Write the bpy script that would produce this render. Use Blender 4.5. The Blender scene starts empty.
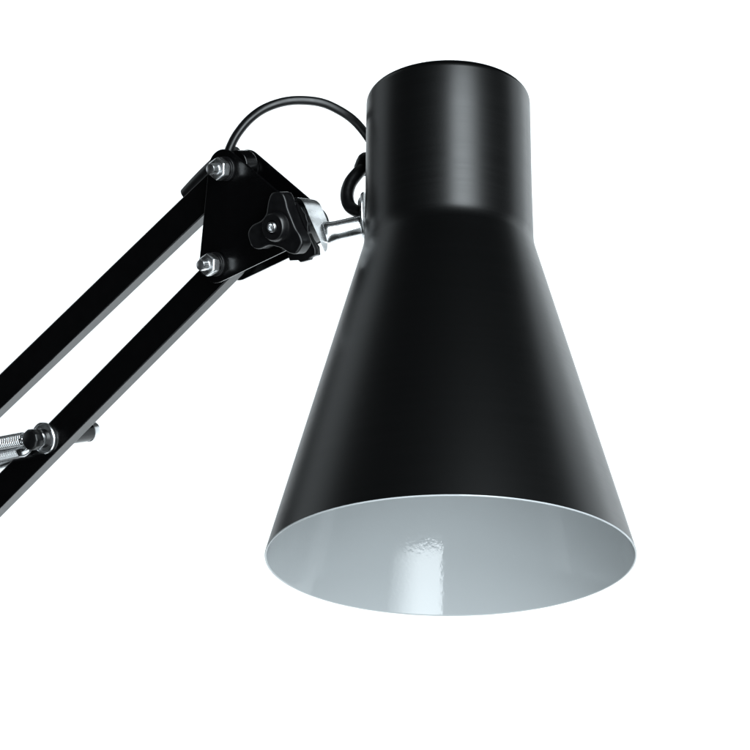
import bpy, bmesh, math, random
from mathutils import Vector, Matrix

random.seed(4)
scene = bpy.context.scene
COL = scene.collection
PI = math.pi
MM = 0.001

# ------------------------------------------------------------------ materials
def new_mat(name):
    m = bpy.data.materials.new(name)
    m.use_nodes = True
    nt = m.node_tree
    return m, nt, nt.nodes['Principled BSDF']

def node(nt, kind, **kw):
    n = nt.nodes.new(kind)
    for k, v in kw.items():
        setattr(n, k, v)
    return n

def noise_into(nt, bsdf, scale, lo, hi, coord='Object', stretch=(1, 1, 1), bump=0.0, detail=4.0, dist=0.0003):
    """roughness varies between lo and hi, with an optional fine bump"""
    tc = node(nt, 'ShaderNodeTexCoord')
    mp = node(nt, 'ShaderNodeMapping')
    mp.inputs['Scale'].default_value = stretch
    nz = node(nt, 'ShaderNodeTexNoise')
    nz.inputs['Scale'].default_value = scale
    nz.inputs['Detail'].default_value = detail
    mr = node(nt, 'ShaderNodeMapRange')
    mr.inputs['To Min'].default_value = lo
    mr.inputs['To Max'].default_value = hi
    mr.inputs['From Min'].default_value = 0.3
    mr.inputs['From Max'].default_value = 0.7
    nt.links.new(tc.outputs[coord], mp.inputs['Vector'])
    nt.links.new(mp.outputs['Vector'], nz.inputs['Vector'])
    nt.links.new(nz.outputs['Fac'], mr.inputs['Value'])
    nt.links.new(mr.outputs['Result'], bsdf.inputs['Roughness'])
    if bump > 0:
        b = node(nt, 'ShaderNodeBump')
        b.inputs['Strength'].default_value = bump
        b.inputs['Distance'].default_value = dist
        nt.links.new(nz.outputs['Fac'], b.inputs['Height'])
        nt.links.new(b.outputs['Normal'], bsdf.inputs['Normal'])

# satin black lacquer on the spun shade: fine rings round its axis
m_shade, nt, b = new_mat('satin_black_lacquer')
b.inputs['Base Color'].default_value = (0.0012, 0.0013, 0.0014, 1)
b.inputs['Specular IOR Level'].default_value = 0.5
noise_into(nt, b, 1.0, 0.280, 0.305, stretch=(9, 9, 1500), detail=2)
b.inputs['Anisotropic'].default_value = 0.6
tg = node(nt, 'ShaderNodeTangent', direction_type='RADIAL', axis='Z')
nt.links.new(tg.outputs['Tangent'], b.inputs['Tangent'])

m_lining, nt, b = new_mat('white_gloss_lining')
b.inputs['Base Color'].default_value = (0.455, 0.478, 0.488, 1)
noise_into(nt, b, 600.0, 0.06, 0.10, bump=0.17, detail=1.0, dist=0.0002)

m_black, nt, b = new_mat('gloss_black_metal')
b.inputs['Base Color'].default_value = (0.0010, 0.0010, 0.0012, 1)
noise_into(nt, b, 160.0, 0.20, 0.24)

m_plastic, nt, b = new_mat('black_plastic')
b.inputs['Base Color'].default_value = (0.002, 0.002, 0.0024, 1)
noise_into(nt, b, 300.0, 0.30, 0.40, bump=0.06, dist=0.0001)

m_rubber, nt, b = new_mat('black_cable_rubber')
b.inputs['Base Color'].default_value = (0.002, 0.002, 0.0024, 1)
noise_into(nt, b, 200.0, 0.30, 0.42, bump=0.05, dist=0.0001)

m_zinc, nt, b = new_mat('bright_zinc')
b.inputs['Base Color'].default_value = (0.86, 0.88, 0.89, 1)
b.inputs['Metallic'].default_value = 1.0
noise_into(nt, b, 160.0, 0.20, 0.34, bump=0.10, dist=0.0003, detail=2)

m_nickel, nt, b = new_mat('polished_nickel')
b.inputs['Base Color'].default_value = (0.80, 0.81, 0.82, 1)
b.inputs['Metallic'].default_value = 1.0
noise_into(nt, b, 220.0, 0.24, 0.32)

m_spring, nt, b = new_mat('dull_spring_steel')
b.inputs['Base Color'].default_value = (0.58, 0.59, 0.60, 1)
b.inputs['Metallic'].default_value = 1.0
noise_into(nt, b, 220.0, 0.20, 0.27)

m_backdrop, nt, b = new_mat('white_paper')
b.inputs['Base Color'].default_value = (0.9, 0.9, 0.9, 1)
b.inputs['Specular IOR Level'].default_value = 0.1
noise_into(nt, b, 20.0, 0.85, 0.95)

# ------------------------------------------------------------------ mesh helpers (millimetres in, metres out)
O = Vector((-107.48, 18.00, 208.57))            # upper pivot of the arm, on the face of its front plate
U = Vector((0.8, -0.52629, -0.28812))           # along the plate, to its right
V = Vector((0.0, -0.48021, 0.87715))            # along the plate, up
N = Vector((-0.6, -0.70173, -0.38417))          # out of the plate
def L(a, b, c):
    """a point of the arm's own frame"""
    return O + U * a + V * b + N * c
ROOT = O.copy()

def obj(name, bm, mats, parent=None, bevel=0.0, smooth=True, segs=2, sharp=35):
    bmesh.ops.recalc_face_normals(bm, faces=bm.faces)
    for v in bm.verts:
        v.co = (v.co - ROOT) * MM
    me = bpy.data.meshes.new(name)
    bm.to_mesh(me)
    bm.free()
    for m in (mats if isinstance(mats, (list, tuple)) else [mats]):
        me.materials.append(m)
    o = bpy.data.objects.new(name, me)
    COL.objects.link(o)
    if parent:
        o.parent = parent
    if smooth:
        for p in me.polygons:
            p.use_smooth = True
        me.set_sharp_from_angle(angle=math.radians(sharp))
    if bevel:
        bv = o.modifiers.new('bevel', 'BEVEL')
        bv.width = bevel * MM
        bv.segments = segs
        bv.limit_method = 'ANGLE'
        bv.angle_limit = math.radians(30)
        bv.harden_normals = False
    return o

def prism(bm, pts, c0, c1, frame=L):
    """outline pts (a, b) in the arm's frame, from depth c0 to c1"""
    lo = [bm.verts.new(frame(a, b, c0)) for a, b in pts]
    hi = [bm.verts.new(frame(a, b, c1)) for a, b in pts]
    k = len(pts)
    bm.faces.new(lo[::-1])
    bm.faces.new(hi)
    for i in range(k):
        bm.faces.new((lo[i], lo[(i + 1) % k], hi[(i + 1) % k], hi[i]))

def rings(bm, loops, closed=False, cap=True):
    n = len(loops[0])
    for q in range(len(loops) - (0 if closed else 1)):
        A, B = loops[q], loops[(q + 1) % len(loops)]
        for i in range(n):
            bm.faces.new((A[i], A[(i + 1) % n], B[(i + 1) % n], B[i]))
    if cap and not closed:
        bm.faces.new(loops[0][::-1])
        bm.faces.new(loops[-1])

def lathe(bm, base, axis, prof, seg=48, cap=True, side=None):
    """profile (radius, height) turned about an axis through base"""
    axis = axis.normalized()
    x = axis.orthogonal().normalized() if side is None else (side - axis * side.dot(axis)).normalized()
    y = axis.cross(x)
    loops = []
    for r, h in prof:
        loops.append([bm.verts.new(base + axis * h + (x * math.cos(t) + y * math.sin(t)) * r)
                      for t in [2 * PI * i / seg for i in range(seg)]])
    rings(bm, loops, cap=cap)

def catmull(pts, per=10, closed=False):
    out = []
    n = len(pts)
    rng = range(n) if closed else range(n - 1)
    for i in rng:
        if closed:
            p0, p1, p2, p3 = pts[(i - 1) % n], pts[i], pts[(i + 1) % n], pts[(i + 2) % n]
        else:
            p0, p1, p2, p3 = pts[max(i - 1, 0)], pts[i], pts[i + 1], pts[min(i + 2, n - 1)]
        for k in range(per):
            t = k / per
            out.append(0.5 * ((2 * p1) + (p2 - p0) * t + (2 * p0 - 5 * p1 + 4 * p2 - p3) * t * t
                              + (3 * p1 - p0 - 3 * p2 + p3) * t ** 3))
    if not closed:
        out.append(pts[-1])
    return out

def tube(bm, path, rad, seg=16, cap=True):
    """a round tube along a path; rad a number or one per point"""
    n = len(path)
    loops = []
    t0 = (path[1] - path[0]).normalized()
    x = t0.orthogonal().normalized()
    for i, p in enumerate(path):
        t = (path[min(i + 1, n - 1)] - path[max(i - 1, 0)]).normalized()
        x = (x - t * x.dot(t)).normalized()
        y = t.cross(x)
        r = rad[i] if isinstance(rad, (list, tuple)) else rad
        loops.append([bm.verts.new(p + (x * math.cos(2 * PI * k / seg) + y * math.sin(2 * PI * k / seg)) * r)
                      for k in range(seg)])
    rings(bm, loops, cap=cap)

def arc(cx, cy, r, a0, a1, n=10):
    return [(cx + r * math.cos(math.radians(a0 + (a1 - a0) * i / n)),
             cy + r * math.sin(math.radians(a0 + (a1 - a0) * i / n))) for i in range(n + 1)]

# ------------------------------------------------------------------ the lamp
lamp = bpy.data.objects.new('desk_lamp', None)
COL.objects.link(lamp)
lamp.location = ROOT * MM
lamp['label'] = 'black spring-arm desk lamp with conical metal shade, white inside, against white backdrop'
lamp['category'] = 'lamp'

# ---- shade: spun cylinder flaring into a cone, axis leaning a hair to the right
AX = Vector((0.007, 0.0, 1.0)).normalized()
S0 = Vector((0, 0, -1.0))
def fillet(p0, p1, p2, d, n=8):
    a = (Vector(p0) - Vector(p1)).normalized() * d
    b_ = (Vector(p2) - Vector(p1)).normalized() * d
    A, B, P_ = Vector(p1) + a, Vector(p1) + b_, Vector(p1)
    return [tuple((1 - t) ** 2 * A + 2 * t * (1 - t) * P_ + t * t * B) for t in [i / n for i in range(n + 1)]]
RIM, NECK, CAPR, ZK, ZT = 85.0, 40.9, 40.4, 158.8, 240.1
def shade_profile(off, zb):
    s = off / math.cos(math.radians(15.2))
    pr = [(RIM - s, zb)]
    for k in range(1, 12):
        f = k / 12
        pr.append((RIM - s + (NECK - RIM) * f, zb + (ZK - zb) * f))
    pr += fillet((RIM - s, 0), (NECK - off, ZK), (CAPR - off, ZT - off), 4.2)
    pr += [(CAPR + 0.1 - off, 190), (CAPR + 0.05 - off, 215)]
    pr += fillet((CAPR - off, 200), (CAPR - off, ZT - off), (0, ZT - off), 4.5)
    pr += [(20.0, ZT - off), (2.0, ZT - off)]
    return pr
bm = bmesh.new()
lathe(bm, S0, AX, shade_profile(0, 0), seg=160, cap=False)
bm.verts.ensure_lookup_table()
bm.faces.new([bm.verts[i] for i in range(len(bm.verts) - 160, len(bm.verts))])
shade = obj('shade', bm, m_shade, lamp, sharp=50)
shade['label'] = 'satin black cone-shaped metal shade with cylindrical neck'
bm = bmesh.new()
prof = [(RIM - 0.02, 0.03), (RIM - 0.1, -0.45), (RIM - 0.4, -0.6), (RIM - 0.75, -0.4)] + shade_profile(0.85, 0.0)
lathe(bm, S0, AX, prof, seg=160, cap=False)
bm.verts.ensure_lookup_table()
bm.faces.new([bm.verts[i] for i in range(len(bm.verts) - 160, len(bm.verts))])
lining = obj('shade_lining', bm, m_lining, shade, sharp=60)
lining['label'] = 'glossy white inside of the shade with a bright rim'

# ---- the two bars of the arm
def bar(p_far, p_end, width, c0, c1):
    a = Vector(p_end) - Vector(p_far)
    d = a.normalized()
    q = Vector((-d.y, d.x))
    far = Vector(p_end) - d * 620
    h = width / 2
    e = Vector(p_end)
    ang = math.degrees(math.atan2(d.y, d.x))
    pts = [tuple(far - q * h)] + arc(e.x, e.y, h, ang - 90, ang + 90, 16) + [tuple(far + q * h)]
    b_ = bmesh.new()
    prism(b_, pts, c0, c1)
    return obj('arm_bar', b_, m_black, lamp, bevel=0.7, segs=3)
bar((-165.7, -120.7), (0.0, 2.2), 15.2, -14.5, -5.5)
bar((-129.8, -145.2), (-7.5, -47.0), 15.2, -14.5, -5.5)

# ---- triangular bracket plates, front and back
def plate(c0, c1, r):
    C1, C2, C3 = (-2.9, 0.3), (-9.3, -46.6), (39.1, -27.1)
    pts = arc(*C1, r, 57, 172, 14) + arc(*C2, r, 172, 292, 14) + arc(*C3, r, -68, 57, 14)
    b_ = bmesh.new()
    prism(b_, pts, c0, c1)
    return obj('bracket_plate', b_, m_black, lamp, bevel=0.35)
plate(-1.6, 0.0, 10.0)
plate(-19.6, -18.0, 9.6)

# ---- pivot bolts with hexagon nuts
def pivot(a, b):
    b_ = bmesh.new()
    lathe(b_, L(a, b, -22), N, [(0.5, 0), (2.9, 0.3), (2.9, 33.8), (2.5, 34.6), (1.5, 34.9), (0.2, 35.0)], 24)
    bolt = obj('pivot_bolt', b_, m_nickel, lamp, sharp=40)
    b_ = bmesh.new()
    lathe(b_, L(a, b, 0.02), N, [(2.4, 0), (6.1, 0.0), (6.1, 1.6), (5.0, 1.7), (5.0, 3.3), (2.4, 3.3)], 32)
    obj('pivot_washer', b_, m_plastic, bolt, bevel=0.2)
    b_ = bmesh.new()
    rot = U * math.cos(0.5) + V * math.sin(0.5)
    # hexagon body
    lathe(b_, L(a, b, 3.35), N, [(2.4, 0), (5.4, 0), (5.9, 0.5), (5.9, 4.0), (5.2, 4.9), (3.4, 5.0), (2.4, 5.0)], 6, side=rot)
    nut = obj('pivot_nut', b_, m_nickel, bolt, bevel=0.35, sharp=25)
    for c0 in (-5.4, -17.9):
        b_ = bmesh.new()
        lathe(b_, L(a, b, c0), N, [(2.4, 0), (6.2, 0), (6.2, 3.6 if c0 > -10 else 3.3), (2.4, 3.6 if c0 > -10 else 3.3)], 32)
        obj('spacer', b_, m_plastic, bolt, bevel=0.3)
pivot(-1.0, 0.6)
pivot(-7.8, -47.0)

# ---- three-lobed clamping knob and its stud
KC = (39.6, -26.9)
def lobe_outline(scale=1.0):
    pts = []
    for ang, ln in ((92, 17.0), (201, 19.5), (322, 17.2)):
        for da, rr in ((-59, 9.6), (-36, 11.0), (-23, ln * 0.82), (-12, ln * 0.975), (0, ln), (12, ln * 0.975), (23, ln * 0.82), (36, 11.0)):
            t = math.radians(ang + da)
            pts.append(Vector((math.cos(t) * rr * scale, math.sin(t) * rr * scale)))
    return [(KC[0] + p.x, KC[1] + p.y) for p in catmull(pts, 4, True)]
bm = bmesh.new()
prism(bm, lobe_outline(), 2.2, 10.2)
knob = obj('clamp_knob', bm, m_plastic, lamp, bevel=1.1, segs=4, sharp=50)
knob['label'] = 'black three-lobed plastic clamping knob'
bm = bmesh.new()
lathe(bm, L(*KC, 10.0), N, [(7.6, 0), (7.3, 1.0), (6.9, 3.4), (6.2, 4.1), (3.4, 4.2), (3.3, 3.2), (0.3, 3.2)], 40)
obj('knob_hub', bm, m_plastic, knob, sharp=40)
bm = bmesh.new()
lathe(bm, L(*KC, 12.8), N, [(2.7, 0), (2.7, 2.0), (2.3, 2.5), (1.7, 2.5), (1.5, 0.9), (0.3, 0.7)], 24)
obj('clamp_stud', bm, m_nickel, knob, sharp=40)

# toothed friction disc between knob and clamp
bm = bmesh.new()
pts = []
for i in range(36):
    t = 2 * PI * i / 36
    rr = 12.4 if i % 2 else 11.9
    pts.append((KC[0] + 0.4 + rr * math.cos(t), KC[1] + rr * math.sin(t)))
prism(bm, pts, 0.05, 2.15)
obj('friction_disc', bm, m_plastic, lamp, bevel=0.2)
bm = bmesh.new()
lathe(bm, L(*KC, -17.6), N, [(1.0, 0), (9.2, 0), (9.2, 15.6), (1.0, 15.6)], 40)
obj('clamp_core', bm, m_plastic, lamp, bevel=0.4)

# lower jaw of the clamp, with stepped plastic edges
bm = bmesh.new()
prism(bm, [(33.6, -36.4), (36.3, -44.0), (41.7, -43.6), (43.0, -44.6), (48.6, -43.2), (49.0, -42.2), (52.4, -40.7), (52.3, -38.0), (48.0, -30.2), (40, -30)], -3.2, -6.2)
jaw = obj('clamp_jaw', bm, m_plastic, lamp, bevel=0.35)
bm = bmesh.new()
prism(bm, [(35.2, -36.4), (37.0, -42.6), (44.0, -42.8), (51.0, -41.0), (50.6, -37.0), (44.0, -30.2)], -6.3, -9.4)
obj('jaw_pad', bm, m_plastic, jaw, bevel=0.35)

# ---- bright clamp bracket: a bent strap, rounded at its back corner
prof2 = catmull([Vector(p) for p in ((34.5, -15.4), (37.3, -13.7), (42.2, -12.7), (46.3, -14.2), (48.9, -18.0), (50.8, -21.8), (52.9, -25.5), (56.8, -32.4), (60.2, -38.6))], 6)
bm = bmesh.new()
TH = 1.5
WDIR = Vector((0.90, 0.42, 0.08)).normalized()
tot = len(prof2)
NW = 8
outer, inner = [], []
for i, p in enumerate(prof2):
    t = (prof2[min(i + 1, tot - 1)] - prof2[max(i - 1, 0)]).normalized()
    nrm = Vector((t.y, -t.x))
    f = i / (tot - 1)
    wide = 9.0 - 4.5 * max(0, (0.30 - f) / 0.30) ** 1.5 - 8.4 * max(0, (f - 0.62) / 0.38) ** 1.6
    ro, ri = [], []
    for w in range(NW + 1):
        k = WDIR * (wide * w / NW)
        ro.append(bm.verts.new(L(p.x, p.y, -0.7) + k))
        q = p + nrm * TH * 0.6
        ri.append(bm.verts.new(L(q.x, q.y, -1.9) + k))
    outer.append(ro)
    inner.append(ri)
for i in range(tot - 1):
    for w in range(NW):
        bm.faces.new((outer[i][w], outer[i + 1][w], outer[i + 1][w + 1], outer[i][w + 1]))
        bm.faces.new((inner[i][w + 1], inner[i + 1][w + 1], inner[i + 1][w], inner[i][w]))
    bm.faces.new((outer[i][0], inner[i][0], inner[i + 1][0], outer[i + 1][0]))
    bm.faces.new((outer[i + 1][NW], inner[i + 1][NW], inner[i][NW], outer[i][NW]))
for i in (0, tot - 1):
    for w in range(NW):
        bm.faces.new((outer[i][w], outer[i][w + 1], inner[i][w + 1], inner[i][w]))
clamp = obj('clamp_bracket', bm, m_zinc, lamp, bevel=0.3, sharp=50)
clamp['label'] = 'bright zinc bent clamp bracket beside the knob'

# ---- stem from the bracket to the shade, flange and rivets on the shade
A0 = L(54.0, -29.6, -2.0) + WDIR * 5.5
A1 = Vector((-39.6, 7.8, 173.2))
d = (A1 - A0)
ln = d.length
bm = bmesh.new()
lathe(bm, A0 - d.normalized() * 1.0, d, [(1.0, 0), (5.4, 0.0), (5.9, 1.2), (5.7, 2.6), (5.3, 4.2), (5.1, 6.5), (5.1, ln - 0.6), (5.2, ln + 0.6), (1.0, ln + 0.6)], 40)
obj('stem', bm, m_zinc, lamp, sharp=40)
bm = bmesh.new()
WA = Vector((-1.0, 0.12, 0.0))
WB = Vector((-39.2, 8.2, 178.4))
lathe(bm, WB, WA, [(0.5, 0), (11.6, 0), (11.7, 0.5), (11.2, 1.3), (5, 1.6), (0.5, 1.6)], 48)
flange = obj('mounting_flange', bm, m_zinc, lamp, sharp=40)
for dz, dy in ((7.0, 0.4), (-7.6, 1.0)):
    bm = bmesh.new()
    lathe(bm, WB + Vector((-1.2, dy, dz)), WA, [(3.4, 0), (3.3, 0.8), (2.6, 1.8), (1.3, 2.4), (0.2, 2.5)], 24)
    obj('rivet', bm, m_zinc, flange)

# ---- cable: out of the joint, over in an arc, round the back of the shade
cable = [Vector(p) for p in ((-109.6, 24.8, 212.5), (-108.6, 22.5, 217.5), (-106.6, 20.2, 223.0), (-103.0, 17.9, 229.3), (-97.0, 16.0, 236.3), (-89.5, 14.7, 241.6), (-79.6, 15.1, 245.6), (-69.6, 16.6, 247.1),
         (-59.6, 19.1, 246.6), (-49.6, 23.7, 243.4), (-43.1, 28.5, 239.8), (-37.0, 34.0, 233.6), (-33.5, 35.0, 225.0), (-35.8, 27.6, 217.0), (-40.4, 20.4, 211.2))]
bm = bmesh.new()
tube(bm, catmull(cable, 10), 2.25, 20)
cord = obj('power_cable', bm, m_rubber, lamp)
sleeve = [Vector(p) for p in ((-38.9, 21.2, 212.9), (-42.9, 17.6, 206.8), (-46.8, 15.6, 199.9), (-48.3, 14.0, 192.6), (-47.2, 12.3, 186.2), (-44.3, 10.5, 182.4), (-40.4, 9.1, 180.6))]
bm = bmesh.new()
sp = catmull(sleeve, 10)
tube(bm, sp, [3.0 + 0.35 * math.sin(PI * min(1, i / (len(sp) * 0.8))) for i in range(len(sp))], 20)
obj('cable_sleeve', bm, m_rubber, cord)
bm = bmesh.new()
cb = Vector((-41.0, 20.2, 209.6))
lathe(bm, cb, Vector((0.28, 0.25, 0.92)), [(1.0, -1.0), (3.6, -0.6), (4.4, 0.8), (4.5, 4.5), (4.3, 7.5), (3.5, 9.2), (2.0, 10.0), (0.3, 10.2)], 28)
obj('cable_collar', bm, m_rubber, cord)
# sheath that carries the cable along the top of the upper bar
bm = bmesh.new()
d2 = Vector((1, 0.755)).normalized()
sh = [L(-35.4, -13.4, -10), L(-28.5, -7.6, -10), L(-20.8, -1.6, -10), L(-14.0, 3.2, -10), L(-8.0, 6.4, -10), L(-3.0, 7.2, -10)]
tube(bm, catmull(sh, 8), 4.3, 20)
obj('cable_sheath', bm, m_rubber, cord)

# ---- spring pin through the lower bar
PC = (-133.6, -144.6)
bm = bmesh.new()
lathe(bm, L(*PC, -44), N, [(0.5, 0), (4.4, 0.2), (5.3, 0.9), (5.5, 1.8), (5.5, 5.0), (3.2, 5.4), (3.2, 20), (3.2, 47), (0.5, 47)], 32)
pin = obj('spring_pin', bm, m_nickel, lamp)
bm = bmesh.new()
lathe(bm, L(*PC, -5.48), N, [(7.2, 0), (8.2, 0), (8.5, 0.4), (8.5, 1.3), (8.1, 1.8), (7.5, 1.8), (7.2, 1.2)], 40)
obj('pin_flange', bm, m_nickel, pin, sharp=30)
bm = bmesh.new()
lathe(bm, L(*PC, -5.46), N, [(3.3, 0), (7.15, 0), (7.15, 0.8), (5.2, 1.0), (4.1, 2.6), (4.0, 5.6), (3.3, 5.7)], 40)
obj('pin_bush', bm, m_plastic, pin, sharp=30)
bm = bmesh.new()
lathe(bm, L(*PC, 0.6), N, [(3.3, 0), (5.3, 0.2), (5.8, 0.9), (5.8, 4.9), (5.3, 5.8), (4.0, 6.3), (0.3, 6.4)], 10, side=U)
obj('pin_cap', bm, m_plastic, pin, bevel=0.6, segs=3)
bm = bmesh.new()
lathe(bm, L(*PC, -14.6), N, [(3.3, 0), (5.2, 0), (5.2, -25.5), (3.3, -25.5)], 32)
obj('pin_sleeve', bm, m_black, pin, bevel=0.4)

# ---- tension springs hooked over the pin
def spring(a0, b0, a1, b1, c, rad, wire, hook_to, hook_r):
    p0, p1 = L(a0, b0, c), L(a1, b1, c)
    ax = (p1 - p0).normalized()
    x = (N - ax * N.dot(ax)).normalized()
    y = ax.cross(x)
    length = 270.0
    turns = int(length / (wire * 2.06))
    spt = 14
    path = []
    for i in range(turns * spt + 1):
        t = 2 * PI * i / spt
        path.append(p0 + ax * (length * i / (turns * spt)) + (x * math.cos(t) + y * math.sin(t)) * rad)
    b_ = bmesh.new()
    tube(b_, path, wire, 6)
    s = obj('tension_spring', b_, m_spring, lamp, sharp=180)
    if hook_to is None:
        return s
    if wire < 0.5:
        b_ = bmesh.new()
        lathe(b_, p0 + ax * 3.0, -ax, [(0.5, 0), (rad + wire + 0.1, 0), (rad + wire + 0.15, 2.6), (2.9, 4.6), (1.7, 6.6), (1.0, 7.2), (0.2, 7.3)], 32)
        obj('spring_end', b_, m_spring, s, sharp=40)
    # the drawn-out end of the wire: over the coil's end, then round the pin
    e = path[0]
    h = [e - ax * 0.2, p0 - ax * 1.8 + (e - p0) * 0.75]
    k = L(PC[0], PC[1], hook_to)
    for ang in range(150, -160, -30):
        t = math.radians(ang + 48)
        h.append(k + (U * math.cos(t) + V * math.sin(t)) * hook_r)
    b_ = bmesh.new()
    tube(b_, catmull(h, 6), wire, 8)
    obj('spring_hook', b_, m_spring, s)
    return s
spring(-141.2, -144.9, -157.8, -148.4, 3.2, 3.1, 0.70, -0.1, 4.3)
spring(-144.0, -151.6, -161.6, -155.8, -1.0, 3.2, 0.45, -0.9, 4.3)
spring(-135.1, -149.5, -180.9, -163.0, -20.0, 3.2, 0.45, None, 0)

# ------------------------------------------------------------------ the setting: a white paper backdrop
bm = bmesh.new()
x0, x1, z0, z1, Y = -950, 2000, -1500, 1500, 1300
grid = []
for i in range(13):
    row = []
    for j in range(13):
        xx = x0 + (x1 - x0) * i / 12
        zz = z0 + (z1 - z0) * j / 12
        row.append(bm.verts.new(Vector((xx, Y + 4 * math.sin(xx * 0.004), zz))))
    grid.append(row)
for i in range(12):
    for j in range(12):
        bm.faces.new((grid[i][j], grid[i + 1][j], grid[i + 1][j + 1], grid[i][j + 1]))
rt = ROOT.copy()
ROOT = Vector((0, 0, 0))
bd = obj('backdrop', bm, m_backdrop)
bd['kind'] = 'structure'
sol = bd.modifiers.new('paper', 'SOLIDIFY')
sol.thickness = 0.004
sol.offset = 1

# ------------------------------------------------------------------ studio lamps
def softbox(name, loc, target, sx, sy, power, col=(0.875, 0.957, 1.0)):
    l = bpy.data.lights.new(name, 'AREA')
    l.shape = 'RECTANGLE'
    l.size, l.size_y = sx, sy
    l.energy = power
    l.color = col
    o = bpy.data.objects.new(name, l)
    COL.objects.link(o)
    o.location = loc
    dd = Vector(target) - Vector(loc)
    o.rotation_euler = dd.to_track_quat('-Z', 'Y').to_euler()
    return o
T = Vector((0, 0, 0.12))
def around(az, el, dist):
    a, e = math.radians(az), math.radians(el)
    return T + Vector((math.sin(a) * math.cos(e), -math.cos(a) * math.cos(e), math.sin(e))) * dist
front = softbox('front_softbox', around(22, -1, 1.25), T, 0.80, 1.94, 41)
softbox('right_softbox', around(117, 10, 1.3), T, 0.86, 1.7, 5.8)
softbox('left_softbox', around(-110, 28, 1.2), T, 0.54, 1.15, 1.4)
# front box emission: hot at one edge, faded across to shape its highlights
front.data.use_nodes = True
ln_ = front.data.node_tree
em = next(n for n in ln_.nodes if n.type == 'EMISSION')
gm = node(ln_, 'ShaderNodeNewGeometry')
sx_ = node(ln_, 'ShaderNodeSeparateXYZ')
mr_ = node(ln_, 'ShaderNodeMapRange')
mr_.interpolation_type = 'SMOOTHSTEP'
mr_.inputs['From Min'].default_value = 0.38
mr_.inputs['From Max'].default_value = 1.05
mr_.inputs['To Min'].default_value = 1.25
mr_.inputs['To Max'].default_value = 0.15
ln_.links.new(gm.outputs['Parametric'], sx_.inputs[0])
ln_.links.new(sx_.outputs[0], mr_.inputs['Value'])
ln_.links.new(mr_.outputs[0], em.inputs['Strength'])
softbox('low_fill', (-0.2, -0.5, -1.15), (0, -0.05, 0.0), 1.6, 1.5, 14)  # added fill from below, only to brighten the inside of the shade
for nm, zz, za in (('backdrop_light_above', 2.0, 1.05), ('backdrop_light_below', -1.5, -0.55)):
    bl = softbox(nm, (0.5, 0.3, zz), (0.5, 1.3, za), 2.6, 0.5, 21, (0.90, 0.97, 1.0))
    bl.data.spread = math.radians(110)

w = bpy.data.worlds.new('World')
scene.world = w
w.use_nodes = True
w.node_tree.nodes['Background'].inputs['Color'].default_value = (0.9, 0.97, 1.0, 1)
w.node_tree.nodes['Background'].inputs['Strength'].default_value = 0.01

# ------------------------------------------------------------------ camera
cam = bpy.data.cameras.new('camera')
cam.sensor_width = 36.0
cam.lens = 2550 / 750 * 36.0
cam.clip_start = 0.05
cam.clip_end = 100
co = bpy.data.objects.new('camera', cam)
COL.objects.link(co)
co.location = (-0.0345, -1.108, -0.379)
co.rotation_euler = (math.radians(90 + 22.96), 0, 0)
scene.camera = co

scene.view_settings.view_transform = 'Standard'
scene.view_settings.look = 'None'
scene.view_settings.exposure = 0
scene.view_settings.gamma = 1
scene.cycles.max_bounces = 10
